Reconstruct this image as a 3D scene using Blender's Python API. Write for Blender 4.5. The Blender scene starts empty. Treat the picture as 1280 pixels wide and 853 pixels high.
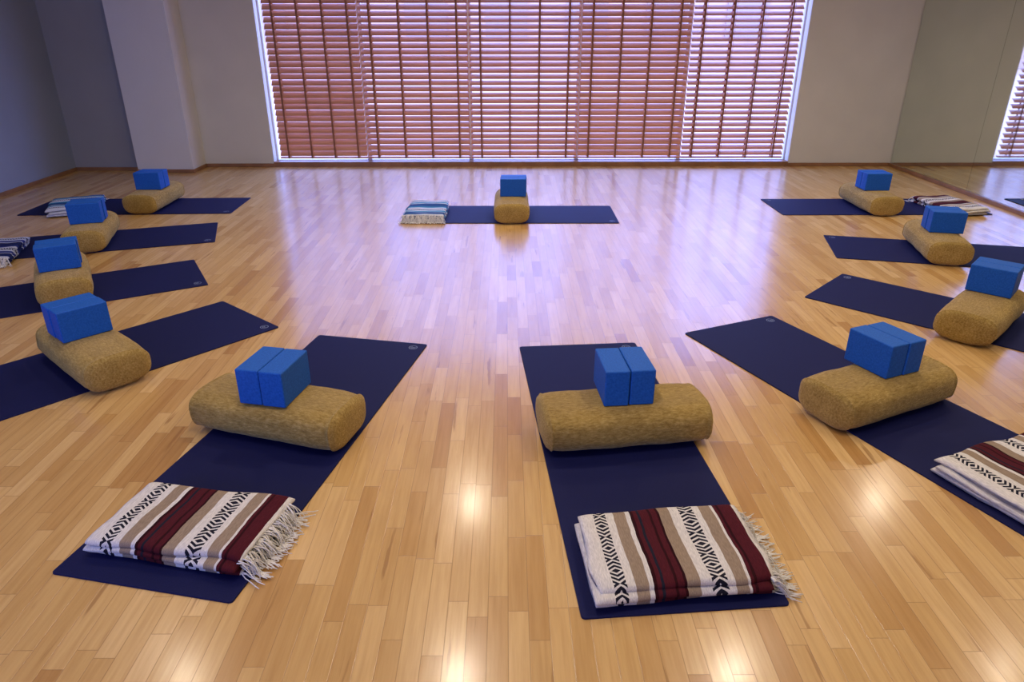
import bpy, math, random
from mathutils import noise, Vector
random.seed(7)
sc=bpy.context.scene
sc.view_settings.view_transform='Standard'
XL,XR,YB,YF,ZC=-4.91,4.52,8.416,-1.9,2.95
# ---------------------------------------------------------------- helpers
def col(ob): sc.collection.objects.link(ob); return ob
def mesh_obj(name,V,F,mats,mi=None,smooth=False):
    me=bpy.data.meshes.new(name); me.from_pydata([tuple(v) for v in V],[],F)
    for m in mats: me.materials.append(m)
    if mi is not None:
        me.polygons.foreach_set('material_index',mi)
    if smooth: me.polygons.foreach_set('use_smooth',[True]*len(me.polygons))
    me.update()
    return col(bpy.data.objects.new(name,me))
class MB:
    def __init__(s): s.V=[];s.F=[];s.M=[]
    def box(s,x0,x1,y0,y1,z0,z1,m=0):
        b=len(s.V); s.V+=[(x,y,z) for z in(z0,z1) for y in(y0,y1) for x in(x0,x1)]
        for f in((0,2,3,1),(4,5,7,6),(0,1,5,4),(2,6,7,3),(0,4,6,2),(1,3,7,5)): s.F.append(tuple(b+i for i in f)); s.M.append(m)
    def rings(s,R,m=0,cap=True,closed=True):
        b=len(s.V); n=len(R[0])
        for r in R: s.V+=[tuple(v) for v in r]
        for i in range(len(R)-1):
            for j in range(n if closed else n-1):
                k=(j+1)%n
                s.F.append((b+i*n+j,b+i*n+k,b+(i+1)*n+k,b+(i+1)*n+j)); s.M.append(m)
        if cap:
            s.F.append(tuple(b+j for j in range(n))[::-1]); s.M.append(m)
            s.F.append(tuple(b+(len(R)-1)*n+j for j in range(n))); s.M.append(m)
    def obj(s,name,mats,smooth=False): return mesh_obj(name,s.V,s.F,mats,s.M,smooth)
def fixn(ob):
    import bmesh
    bm=bmesh.new(); bm.from_mesh(ob.data); bmesh.ops.recalc_face_normals(bm,faces=bm.faces); bm.to_mesh(ob.data); bm.free()
def bevel(ob,w,seg=2):
    m=ob.modifiers.new('bevel','BEVEL'); m.width=w; m.segments=seg; m.limit_method='ANGLE'
class NT:
    def __init__(s,name):
        s.m=bpy.data.materials.new(name); s.m.use_nodes=True; s.t=s.m.node_tree; s.b=s.t.nodes['Principled BSDF']
    def n(s,ty,**k):
        nd=s.t.nodes.new(ty)
        for a,v in k.items(): setattr(nd,a,v)
        return nd
    def l(s,a,b): s.t.links.new(a,b)
    def val(s,sock,v):
        if hasattr(v,'is_linked') or hasattr(v,'links'): s.l(v,sock)
        else: sock.default_value=v
    def math(s,op,a,b=0.,c=0.):
        nd=s.n('ShaderNodeMath',operation=op); s.val(nd.inputs[0],a); s.val(nd.inputs[1],b); s.val(nd.inputs[2],c); return nd.outputs[0]
    def mix(s,f,a,b,bt='MIX'):
        nd=s.n('ShaderNodeMix',data_type='RGBA',blend_type=bt); s.val(nd.inputs[0],f)
        for so,v in((nd.inputs[6],a),(nd.inputs[7],b)): s.val(so,v if not isinstance(v,tuple) else (*v,1))
        return nd.outputs[2]
    def ramp(s,f,stops,interp='LINEAR'):
        nd=s.n('ShaderNodeValToRGB'); r=nd.color_ramp; r.interpolation=interp
        while len(r.elements)>1: r.elements.remove(r.elements[-1])
        r.elements[0].position=stops[0][0]; r.elements[0].color=(*stops[0][1],1)
        for p,c in stops[1:]:
            e=r.elements.new(p); e.color=(*c,1)
        s.val(nd.inputs[0],f); return nd.outputs[0]
    def noise(s,vec,scale,detail=3,rough=.5):
        nd=s.n('ShaderNodeTexNoise'); s.l(vec,nd.inputs['Vector']); nd.inputs['Scale'].default_value=scale
        nd.inputs['Detail'].default_value=detail; nd.inputs['Roughness'].default_value=rough; return nd.outputs[0]
    def obco(s): return s.n('ShaderNodeTexCoord').outputs['Object']
    def bump(s,h,st,d=.002):
        nd=s.n('ShaderNodeBump'); s.l(h,nd.inputs['Height']); nd.inputs['Strength'].default_value=st; nd.inputs['Distance'].default_value=d
        s.l(nd.outputs[0],s.b.inputs['Normal'])
    def scale(s,vec,v):
        nd=s.n('ShaderNodeVectorMath',operation='MULTIPLY'); s.l(vec,nd.inputs[0]); nd.inputs[1].default_value=v; return nd.outputs[0]
def simple(name,c,rough=.6,metal=0.,nz=0.,nscale=20,bump=0.):
    t=NT(name); o=t.obco()
    n=t.noise(o,nscale,4)
    dk=tuple(max(0,x*(1-nz)) for x in c); lt=tuple(x*(1+nz) for x in c)
    t.l(t.ramp(n,[(.3,dk),(.7,lt)]),t.b.inputs['Base Color'])
    t.b.inputs['Roughness'].default_value=rough; t.b.inputs['Metallic'].default_value=metal
    if bump: t.bump(n,bump)
    return t.m
# ---------------------------------------------------------------- materials
def floor_mat():
    t=NT('maple_floor'); o=t.obco(); BW=.058
    sp=t.n('ShaderNodeSeparateXYZ'); t.l(o,sp.inputs[0]); x,y=sp.outputs[0],sp.outputs[1]
    xs=t.math('DIVIDE',x,BW); row=t.math('FLOOR',xs); fx=t.math('FRACT',xs)
    w1=t.n('ShaderNodeTexWhiteNoise',noise_dimensions='1D'); t.l(row,w1.inputs['W'])
    w1b=t.n('ShaderNodeTexWhiteNoise',noise_dimensions='1D'); t.l(t.math('ADD',row,71.3),w1b.inputs['W'])
    ln=t.math('MULTIPLY_ADD',w1b.outputs[0],.38,.30)
    ys=t.math('DIVIDE',t.math('MULTIPLY_ADD',w1.outputs[0],5.,y),ln); cl=t.math('FLOOR',ys); fy=t.math('FRACT',ys)
    cb=t.n('ShaderNodeCombineXYZ'); t.l(row,cb.inputs[0]); t.l(cl,cb.inputs[1])
    w2=t.n('ShaderNodeTexWhiteNoise',noise_dimensions='2D'); t.l(cb.outputs[0],w2.inputs['Vector'])
    rnd=w2.outputs[0]
    base=t.ramp(rnd,[(0,(.47,.25,.078)),(.08,(.54,.31,.10)),(.2,(.59,.36,.125)),(.5,(.635,.40,.145)),(.85,(.68,.44,.17)),(1,(.73,.49,.21))])
    cb2=t.n('ShaderNodeCombineXYZ'); t.l(t.math('MULTIPLY',rnd,37.),cb2.inputs[0]); t.l(t.math('MULTIPLY',rnd,91.),cb2.inputs[1])
    va=t.n('ShaderNodeVectorMath',operation='ADD'); t.l(o,va.inputs[0]); t.l(cb2.outputs[0],va.inputs[1])
    g=t.noise(t.scale(va.outputs[0],(60,3.,1)),1.,5,.6)
    c=t.mix(1.,base,t.ramp(g,[(.3,(.85,.80,.74)),(.6,(1,1,1)),(.8,(1.05,1.04,1.03))]),'MULTIPLY')
    g2=t.noise(t.scale(va.outputs[0],(24,1.8,1)),1.,4,.55)
    st=t.ramp(g2,[(.645,(0,0,0)),(.70,(1,1,1))])
    c=t.mix(t.math('MULTIPLY',st,.6),c,(.27,.12,.035))
    ex=t.math('MULTIPLY',t.math('MINIMUM',fx,t.math('SUBTRACT',1.,fx)),BW)
    ey=t.math('MULTIPLY',t.math('MINIMUM',fy,t.math('SUBTRACT',1.,fy)),ln)
    e=t.math('MINIMUM',ex,ey); gap=t.ramp(t.math('DIVIDE',e,.0016),[(.2,(1,1,1)),(1.,(0,0,0))])
    c=t.mix(t.math('MULTIPLY',gap,.5),c,(.16,.07,.025))
    t.l(c,t.b.inputs['Base Color'])
    r=t.noise(o,2.5,3); t.l(t.math('MULTIPLY_ADD',r,.08,.21),t.b.inputs['Roughness'])
    t.b.inputs['IOR'].default_value=1.5
    t.b.inputs['Coat Weight'].default_value=.32; t.b.inputs['Coat Roughness'].default_value=.15
    t.bump(t.math('MULTIPLY_ADD',gap,-1.,t.math('MULTIPLY',rnd,.12)),.25,.001)
    return t.m
def blanket_mat(name,bg,a,b,ink):
    t=NT(name); o=t.obco(); sp=t.n('ShaderNodeSeparateXYZ'); t.l(o,sp.inputs[0])
    nz=t.noise(o,9.,2)
    u=t.math('MULTIPLY_ADD',sp.outputs[1],-1/.53,.5)
    u=t.math('ADD',u,t.math('MULTIPLY_ADD',nz,.03,-.015))
    k=tuple(x*.35 for x in b)
    S=[(0,bg),(.225,a),(.30,bg),(.325,k),(.345,b),(.37,ink),(.385,b),(.44,k),(.455,b),(.49,k),(.505,a),(.58,bg),(.775,a),(.85,bg),(.865,b),(.885,k),(.90,b),(.985,bg)]
    c=t.ramp(u,S,'CONSTANT')
    xx=t.math('PINGPONG',t.math('ADD',sp.outputs[0],1.0),.05)
    for cen,hw in((.14,.038),(.69,.046)):
        v=t.math('DIVIDE',t.math('ABSOLUTE',t.math('SUBTRACT',u,cen)),hw)
        inb=t.math('LESS_THAN',v,1.)
        ph=t.math('FRACT',t.math('ADD',t.math('DIVIDE',xx,.0165),t.math('MULTIPLY',v,.8)))
        fg=t.math('MULTIPLY',inb,t.math('LESS_THAN',ph,.55))
        c=t.mix(fg,c,ink)
    wv=t.noise(t.scale(o,(60,420,200)),1.,2)
    c=t.mix(1.,c,t.ramp(wv,[(.25,(.72,.72,.72)),(.7,(1.08,1.08,1.08))]),'MULTIPLY')
    t.l(c,t.b.inputs['Base Color']); t.b.inputs['Roughness'].default_value=.95
    t.b.inputs['Specular IOR Level'].default_value=.15
    t.bump(t.noise(t.scale(o,(160,500,300)),1.,3),.5,.002)
    return t.m
def bolster_mat():
    t=NT('bolster_chenille'); o=t.obco()
    n=t.noise(t.scale(o,(45,120,120)),1.,5,.72); n2=t.noise(t.scale(o,(5,9,9)),1.,3)
    c=t.ramp(n,[(.28,(.215,.130,.026)),(.5,(.375,.250,.066)),(.72,(.56,.405,.14))])
    c=t.mix(1.,c,t.ramp(n2,[(.3,(.86,.85,.82)),(.7,(1.1,1.1,1.08))]),'MULTIPLY')
    t.l(c,t.b.inputs['Base Color']); t.b.inputs['Roughness'].default_value=.9
    t.b.inputs['Sheen Weight'].default_value=.4; t.b.inputs['Sheen Roughness'].default_value=.4
    t.b.inputs['Sheen Tint'].default_value=(.95,.8,.5,1)
    t.b.inputs['Specular IOR Level'].default_value=.2
    t.bump(n,.9,.005); return t.m
def slat_mat():
    t=NT('blind_wood'); o=t.obco()
    n=t.noise(t.scale(o,(3,60,60)),1.,4)
    t.l(t.ramp(n,[(.3,(.47,.195,.092)),(.7,(.66,.30,.155))]),t.b.inputs['Base Color'])
    t.b.inputs['Roughness'].default_value=.36; return t.m
def foam_mat():
    t=NT('blue_foam'); o=t.obco(); n=t.noise(o,140.,3)
    c=t.ramp(n,[(.3,(.006,.085,.40)),(.7,(.014,.13,.53))])
    t.l(c,t.b.inputs['Base Color']); t.b.inputs['Roughness'].default_value=.6; t.b.inputs['Specular IOR Level'].default_value=.25; t.bump(n,.2,.001); return t.m
def mat_mat():
    t=NT('mat_rubber'); o=t.obco(); n=t.noise(o,350.,2)
    c=t.ramp(n,[(.3,(.004,.006,.047)),(.7,(.008,.011,.075))])
    t.l(c,t.b.inputs['Base Color']); t.b.inputs['Roughness'].default_value=.65; t.b.inputs['Specular IOR Level'].default_value=.15; t.bump(n,.3,.001); return t.m
WALL=simple('wall_paint',(.64,.62,.51),.75,nz=.03,nscale=3)
WALLL=simple('wall_paint_bluelit',(.27,.32,.41),.6,nz=.03,nscale=3)  # blue daylight cast on the left wall put into its base colour
WALLS=simple('wall_paint_shade',(.31,.31,.29),.7,nz=.03,nscale=3)  # shade on the back-left wall segment put into the paint colour
WALL2=simple('wall_paint_pillar',(.68,.68,.64),.7,nz=.02,nscale=3)
CEIL=simple('ceiling_paint',(.62,.60,.56),.85,nz=.02)
TRIMW=simple('trim_wood',(.27,.13,.05),.4,nz=.2,nscale=8)
FRAME=simple('window_frame_white',(.75,.77,.8),.45,nz=.02)
FLOOR=floor_mat(); SLAT=slat_mat(); BOL=bolster_mat(); FOAM=foam_mat(); MATM=mat_mat()
TAPE=simple('blind_tape',(.27,.11,.055),.8,nz=.1); CORD=simple('blind_cord',(.62,.30,.13),.7,nz=.1)
LOGO=simple('mat_logo',(.20,.25,.38),.6,nz=.05)
FRINGE=simple('fringe_yarn',(.76,.74,.70),.95,nz=.12,nscale=60)
MIRR=NT('mirror_glass'); MIRR.b.inputs['Metallic'].default_value=1; MIRR.b.inputs['Roughness'].default_value=.03
mn=MIRR.noise(MIRR.obco(),1.2,2); MIRR.l(MIRR.ramp(mn,[(.3,(.70,.76,.68)),(.7,(.74,.80,.72))]),MIRR.b.inputs['Base Color']); MIRR=MIRR.m
METAL=simple('light_trim_metal',(.8,.8,.78),.35,.2,nz=.02)
GROUND=simple('exterior_paving',(.72,.46,.29),.9,nz=.15,nscale=1.5)
FACADE=simple('exterior_facade',(.60,.39,.25),.9,nz=.12,nscale=.6)
em=NT('light_lens'); em.b.inputs['Emission Color'].default_value=(1,.84,.66,1); em.b.inputs['Emission Strength'].default_value=12; LENS=em.m
# ---------------------------------------------------------------- room
def bx(name,a,mat,bev=0):
    m=MB(); m.box(*a); o=m.obj(name,[mat])
    if bev: bevel(o,bev)
    return o
bx('floor',(XL-.15,XR+.15,YF-.15,YB+.22,-.12,0),FLOOR)
bx('ceiling',(XL-.15,XR+.15,YF-.15,YB+.2,ZC,ZC+.12),CEIL)
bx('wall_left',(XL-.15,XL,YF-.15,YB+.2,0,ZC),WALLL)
bx('wall_right',(XR,XR+.15,YF-.15,YB+.2,0,ZC),WALL)
FX0,FX1,FZ0,FZ1=-4.7,-2.0,.8,2.5
m=MB(); m.box(XL,FX0,YF-.15,YF,0,ZC); m.box(FX1,XR,YF-.15,YF,0,ZC); m.box(FX0,FX1,YF-.15,YF,0,FZ0); m.box(FX0,FX1,YF-.15,YF,FZ1,ZC); m.obj('wall_front',[WALL])
m=MB()
for a in((FX0,FX0+.05),(FX1-.05,FX1),((FX0+FX1)/2-.025,(FX0+FX1)/2+.025)): m.box(*a,YF-.11,YF-.05,FZ0,FZ1)
m.box(FX0,FX1,YF-.11,YF-.05,FZ0,FZ0+.05); m.box(FX0,FX1,YF-.11,YF-.05,FZ1-.05,FZ1); m.obj('added_fill_window',[FRAME])  # unseen window added behind the camera for blue fill
WX0,WX1,WZ0,WZ1=-2.72,3.30,.05,2.70
m=MB(); m.box(-4.13,WX0,YB,YB+.2,0,ZC); m.box(WX1,XR,YB,YB+.2,0,ZC); m.box(WX0,WX1,YB,YB+.2,WZ1,ZC); m.box(WX0,WX1,YB,YB+.2,0,WZ0-.012)
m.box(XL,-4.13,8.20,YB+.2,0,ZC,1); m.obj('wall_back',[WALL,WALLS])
bx('pillar',(-4.14,-3.52,8.06,YB,0,ZC),WALL2)
def bb(name,segs):
    m=MB()
    for s in segs: m.box(*s)
    o=m.obj(name,[TRIMW]); bevel(o,.004)
h=.038
bb('baseboard_back',[(XL,-4.14,8.183,8.20,0,h),(-4.157,-3.503,8.043,8.06,0,h),(-3.52,-3.503,8.06,YB,0,h),(-3.503,WX0,YB-.017,YB,0,h),(WX1,XR-.03,YB-.017,YB,0,h)])
bb('baseboard_left',[(XL,XL+.017,YF,8.183,0,h)])
bb('baseboard_right',[(XR-.03,XR,YF,YB,0,.035)])
m=MB(); y=YB-.01
for k in range(6):
    m.box(XR-.012,XR-.002,y-1.5,y-.003,.036,2.5); y-=1.5
m.obj('wall_mirror',[MIRR])
# window
m=MB()
m.box(WX0,WX0+.02,YB+.12,YB+.18,WZ0,WZ1); m.box(WX1-.02,WX1,YB+.12,YB+.18,WZ0,WZ1)
m.box(WX0,WX1,YB+.12,YB+.18,WZ0,WZ0+.012); m.box(WX0,WX1,YB+.12,YB+.18,WZ1-.05,WZ1)
edges=[-2.65,-1.62,-.42,.82,2.03,3.235]
for e in edges[1:-1]: m.box(e-.025,e+.025,YB+.12,YB+.18,WZ0,WZ1)
o=m.obj('window_1',[FRAME]); bevel(o,.004)
m=MB(); m.box(WX0,WX1,YB-.012,YB+.2,WZ0-.012,WZ0+.004); m.box(WX0,WX1,YB-.012,YB,0,WZ0-.012); m.obj('trim_window_sill',[TRIMW])
m=MB(); m.box(-30,30,YB+.25,31,-.3,-.15); m.obj('exterior_ground',[GROUND])
m=MB(); m.box(-30,30,30,31,-.3,6.)
for k in range(-9,10): m.box(k*3.1-.8,k*3.1+.8,29.9,30,1.0,2.8,1); m.box(k*3.1-.8,k*3.1+.8,29.9,30,3.8,5.2,1)
m.obj('exterior_building',[FACADE,simple('exterior_glass',(.42,.29,.22),.5,nz=.1)])
# blinds
tilts=[52,45,40,47,35]
for i in range(5):
    x0,x1=edges[i]+.008,edges[i+1]-.008; ti=math.radians(tilts[i]); m=MB(); yc=YB+.045; w=.073; pit=.0645
    z=WZ0+.098
    while z<WZ1-.09:
        R=[]
        t2=ti+math.radians(random.uniform(-1.5,1.5)); dz=random.uniform(-.001,.001)
        for xx in(x0,x1):
            pr=[]
            for sgn,order in((1,(-.5,-.17,.17,.5)),(-1,(.5,.17,-.17,-.5))):
                for u in order:
                    cu=.0035*(1-4*u*u)+sgn*.0014
                    yy=u*w*math.cos(t2)-cu*math.sin(t2); zz=u*w*math.sin(t2)+cu*math.cos(t2)
                    pr.append((xx,yc+yy,z+dz+zz))
            R.append(pr)
        m.rings(R,0); z+=pit
    m.box(x0,x1,yc-.026,yc+.026,WZ0+.040,WZ0+.058,0)
    m.box(x0,x1,yc-.03,yc+.03,WZ1-.07,WZ1-.005,0)
    nT=4
    for k in range(nT):
        xt=x0+(x1-x0)*(.10+.80*k/(nT-1))
        m.box(xt-.010,xt+.010,yc-.0335,yc-.0325,WZ0+.04,WZ1-.06,1)
        m.box(xt-.010,xt+.010,yc+.0325,yc+.0335,WZ0+.04,WZ1-.06,1)
        m.box(xt+.020,xt+.023,yc-.034,yc-.032,WZ0+.04,WZ1-.06,2)
    o=m.obj('wooden_blind',[SLAT,TAPE,CORD]); fixn(o)
# ---------------------------------------------------------------- yoga kit
ML,MW,MT=1.845,.61,.006
def make_mat(x,y,a):
    m=MB(); r=.012; pts=[]
    for cx,cy,a0 in((ML/2-r,MW/2-r,0),(-ML/2+r,MW/2-r,90),(-ML/2+r,-MW/2+r,180),(ML/2-r,-MW/2+r,270)):
        for k in range(4):
            an=math.radians(a0+30*k); pts.append((cx+r*math.cos(an),cy+r*math.sin(an)))
    m.rings([[(u,v,0) for u,v in pts],[(u,v,MT-.001) for u,v in pts],[(u*.9985,v*.996,MT) for u,v in pts]],0)
    lx,ly=ML/2-.055,-MW/2+.06
    def ann(r0,r1,a0=0,a1=360,n=28):
        b=len(m.V)
        for k in range(n+1):
            an=math.radians(a0+(a1-a0)*k/n)
            m.V.append((lx+r0*math.cos(an),ly+r0*math.sin(an),MT+.0003)); m.V.append((lx+r1*math.cos(an),ly+r1*math.sin(an),MT+.0003))
        for k in range(n): m.F.append((b+2*k,b+2*k+1,b+2*k+3,b+2*k+2)); m.M.append(1)
    ann(.019,.0225); ann(.009,.0125,30,300); ann(0,.004)
    o=m.obj('yoga_mat',[MATM,LOGO]); o.location=(x,y,0); o.rotation_euler=(0,0,a); return o
BL_,BW_,BH_=.66,.30,.17
def make_bolster(x,y,a,seed):
    prof=[(.516,.02),(.516,.3),(.513,.55),(.508,.72),(.500,.84),(.490,.895),(.483,.915),(.480,.952),(.4755,.966),(.471,.952),(.464,.935),(.445,.955),(.41,.98),(.36,.993),(.30,1.0),(.24,1.002),(.18,1),(.12,1),(.06,1),(0,1.0)]
    st=[(-u,s) for u,s in prof]+[(u,s) for u,s in reversed(prof[:-1])]
    N=60; R=[]; rn=seed*13.7
    for u,s in st:
        r=[]
        for k in range(N):
            an=2*math.pi*k/N; c,sn=math.cos(an),math.sin(an)
            e=.66
            yy=math.copysign(abs(c)**e,c)*BW_/2*s; zz=math.copysign(abs(sn)**e,sn)*BH_/2
            zz=zz*(s if zz>0 else .5*s+.5*min(1,s*1.04))
            xx=u*BL_
            d=noise.noise(Vector((xx*7+rn,yy*9,zz*9)))*.005+noise.noise(Vector((xx*22+rn,yy*22,zz*22)))*.002
            yy+=d*c; zz+=d*sn*.8
            z=BH_/2+zz
            if z>BH_-.004: z=BH_-.004+(z-BH_+.004)*.2
            r.append((xx+ (d*.6 if abs(u)>.47 else 0)*(1 if u>0 else -1),yy,max(z,0)))
        R.append(r)
    m=MB(); m.rings(R,0); o=m.obj('yoga_bolster',[BOL],True); fixn(o)
    o.location=(x,y,MT+.0005); o.rotation_euler=(0,0,a); return o
def make_blocks(x,y,a,z,seed):
    rr=random.Random(seed)
    for k,s in enumerate((-1,1)):
        m=MB(); m.box(-.111,.111,-.0487,.0487,0,.15); o=m.obj('yoga_block',[FOAM]); bevel(o,.006,4)
        for p in o.data.polygons: p.use_smooth=True
        wn=o.modifiers.new('wn','WEIGHTED_NORMAL')
        off=rr.uniform(-.006,.006); da=math.radians(rr.uniform(-.5,.5))
        lx,ly=off,s*.0500
        o.location=(x+math.cos(a)*lx-math.sin(a)*ly,y+math.sin(a)*lx+math.cos(a)*ly,z); o.rotation_euler=(0,0,a+da)
def make_blanket(x,y,a,mat,seed,LA=.365):
    rr=random.Random(seed); m=MB(); NB=52
    LB=.53
    specs=[(.0,.022,0.,0.),(.021,.022,-.008,.006),(.041,.024,.008,-.006)]
    rn=seed*5.3
    for li,(z0,th,da,db) in enumerate(specs):
        la=LA/2+rr.uniform(-.008,.006); R=[]
        prof=[]
        nn=7
        for k in range(nn):
            an=-math.pi/2+math.pi*k/(nn-1); prof.append((la-th/2+math.cos(an)*th/2,th/2+math.sin(an)*th/2))
        for k in range(1,14): prof.append(((la-th/2)*(1-2*k/14),th))
        for k in range(nn):
            an=math.pi/2+math.pi*k/(nn-1); prof.append((-la+th/2+math.cos(an)*th/2,th/2+math.sin(an)*th/2))
        for k in range(1,14): prof.append(((la-th/2)*(-1+2*k/14),0))
        sk=rr.uniform(-.025,.025)
        for j in range(NB+1):
            v=j/NB; b=-LB/2+LB*v; e=min(v,1-v)*NB; fl=1-.55*max(0,1-e/3.)**2
            ring=[]
            for pa,pz in prof:
                wob=noise.noise(Vector((pa*7+rn,b*6,li*3.1)))
                wa=noise.noise(Vector((rn+9,b*6,li*7.7+(1 if pa>0 else 0))))*.017*(abs(pa)/la)*(1 if pa>0 else -1)
                edge=max(0,(abs(pa)/la-.7)/.3)**2
                zz=z0+th/2+(pz-th/2)*fl+(wob*.010 if li else (wob*.002 if pz>th/2 else 0))-(edge*.006 if li==2 else (edge*.003 if li==1 else 0))
                bb_=b+db+(noise.noise(Vector((pa*9+rn,li*4.,v*2)))*.016)
                ring.append((pa+da+wa+sk*(v-.5),bb_,max(zz,0)))
            R.append(ring)
        m.rings(R,0)
    for k in range(190):
        lay=rr.choice((0,1,2,2)); z=(.011,.032,.052)[lay]; pa=rr.uniform(-LA/2+.008,LA/2-.008); L=rr.uniform(.06,.11)
        dirx=rr.uniform(-.6,.6); pts=[]; px,pb,pz=pa,-LB/2+.008,z; ang=rr.uniform(-.1,.25)
        for s in range(8):
            pts.append((px,pb,pz))
            px+=dirx*L/7+rr.uniform(-.003,.003); pb-=L/7*math.cos(ang); pz=max(.0025,pz-L/7*math.sin(ang)*1.5); ang=min(1.3,ang+rr.uniform(.12,.35))
            if pz<=.003: ang=.1
        R=[]
        for s,(qx,qb,qz) in enumerate(pts):
            rad=.0025*(1-.3*s/7); R.append([(qx+rad*math.cos(t_),qb,qz+rad*math.sin(t_)) for t_ in(0,1.57,3.14,4.71)])
        m.rings(R,1)
    o=m.obj('folded_blanket',[mat,FRINGE],True); fixn(o)
    o.location=(x,y,MT+.001); o.rotation_euler=(0,0,a); return o
BK_M=blanket_mat('blanket_maroon',(.74,.71,.66),(.33,.25,.175),(.080,.010,.016),(.014,.014,.026))
BK_T=blanket_mat('blanket_teal',(.68,.71,.76),(.05,.26,.40),(.03,.10,.26),(.016,.02,.05))
BK_N=blanket_mat('blanket_navy',(.50,.54,.68),(.02,.035,.22),(.01,.02,.12),(.01,.01,.04))
# mat x,y,deg | bolster x,y,deg | blocks x,y | blanket offset along, across, deg, material, depth
KIT=[
((-.908,2.528,78.0),(-.938,2.537,162),(-.934,2.526),(-.672,-.015,0,BK_M,.32)),
((.439,2.439,94.5),(.463,2.475,188),(.465,2.521),(-.712,-.005,0,BK_M,.36)),
((1.611,2.785,113.8),(1.609,2.706,205),(1.631,2.764),(-.72,0,0,BK_M,.36)),
((2.697,3.631,135.9),(2.606,3.588,224),(2.709,3.714),(-.72,0,0,BK_N,.36)),
((3.329,4.918,166.1),(3.122,4.965,257),(3.138,4.970),(-.72,0,0,BK_M,.36)),
((3.341,6.387,180.0),(3.288,6.350,270),(3.297,6.367),(-.65,.10,8,BK_M,.36)),
((.023,6.126,-.3),(.040,6.110,90),(.054,6.153),(-.73,.01,0,BK_T,.36)),
((-3.374,6.450,1.8),(-3.220,6.464,92),(-3.211,6.449),(-.5,-.10,202,BK_T,.42)),
((-3.216,5.280,18.4),(-3.169,5.285,108),(-3.161,5.278),(-.58,-.18,0,BK_N,.36)),
((-2.872,4.109,29.9),(-2.769,4.206,121),(-2.744,4.181),(-.72,0,0,BK_T,.36)),
((-2.101,3.116,48.5),(-2.013,3.116,138),(-2.069,3.155),(-.72,0,0,BK_M,.36)),
]
for i,(t,b,k,q) in enumerate(KIT):
    ta=math.radians(t[2])
    make_mat(t[0],t[1],ta); make_bolster(b[0],b[1],math.radians(b[2]),i+1); make_blocks(k[0],k[1],ta,MT+BH_-.002,i+5)
    la,lb,da,bm,LA=q
    make_blanket(t[0]+math.cos(ta)*la-math.sin(ta)*lb,t[1]+math.sin(ta)*la+math.cos(ta)*lb,ta+math.radians(da),bm,i+3,LA)
# ---------------------------------------------------------------- lights
def downlight(x,y,P):
    e=bpy.data.objects.new('recessed_ceiling_light',None); col(e); e.location=(x,y,ZC)
    m=MB(); R=[]
    for r,z in((.115,0),(.115,-.006),(.10,-.010),(.088,-.004),(.088,0)):
        R.append([(r*math.cos(k*math.pi/16),r*math.sin(k*math.pi/16),z) for k in range(32)])
    m.rings(R,0,cap=False); o=m.obj('trim_ring',[METAL],True); o.parent=e
    m=MB(); m.rings([[(.088*math.cos(k*math.pi/16),.088*math.sin(k*math.pi/16),z) for k in range(32)] for z in(-.001,-.002)],0); o=m.obj('lens',[LENS]); o.parent=e
    L=bpy.data.lights.new('lamp','AREA'); L.shape='DISK'; L.size=.17; L.energy=P; L.color=(1,.84,.66); L.spread=math.radians(150)
    lo=bpy.data.objects.new('lamp',L); col(lo); lo.parent=e; lo.location=(0,0,-.012)
for x,y,P in ((-.37,-.3,6),(1.69,-.3,5),(-2.43,1.76,7),(-.37,1.76,12),(1.69,1.76,12),(3.75,1.76,5),(-2.43,3.82,8),(-.37,3.82,14),(1.69,3.82,14),(3.75,3.82,7),(-2.43,5.88,6),(-.37,5.88,16),(1.69,5.88,15),(3.75,5.88,14)):
    downlight(x,y,P)
def portal(name,x,y,z,sx,sz,rx):
    pl=bpy.data.lights.new(name,'AREA'); pl.shape='RECTANGLE'; pl.size=sx; pl.size_y=sz; pl.cycles.is_portal=True
    po=col(bpy.data.objects.new(name,pl)); po.location=(x,y,z); po.rotation_euler=(rx,0,0)
portal('window_portal',(WX0+WX1)/2,YB+.21,(WZ0+WZ1)/2,WX1-WX0,WZ1-WZ0,-math.pi/2)
portal('window_portal',(FX0+FX1)/2,YF-.16,(FZ0+FZ1)/2,FX1-FX0,FZ1-FZ0,math.pi/2)  # sampling portal for the added front-wall fill opening
w=bpy.data.worlds.new('World'); sc.world=w; w.use_nodes=True; bg=w.node_tree.nodes['Background']; bg.inputs[0].default_value=(.22,.33,1,1); bg.inputs[1].default_value=10
# ---------------------------------------------------------------- camera
cd=bpy.data.cameras.new('camera'); cd.sensor_width=36; cd.lens=883.8*36/1280; co=col(bpy.data.objects.new('camera',cd))
co.location=(0,0,1.539); co.rotation_euler=(math.radians(90-24.246),0,math.radians(-.41)); sc.camera=co
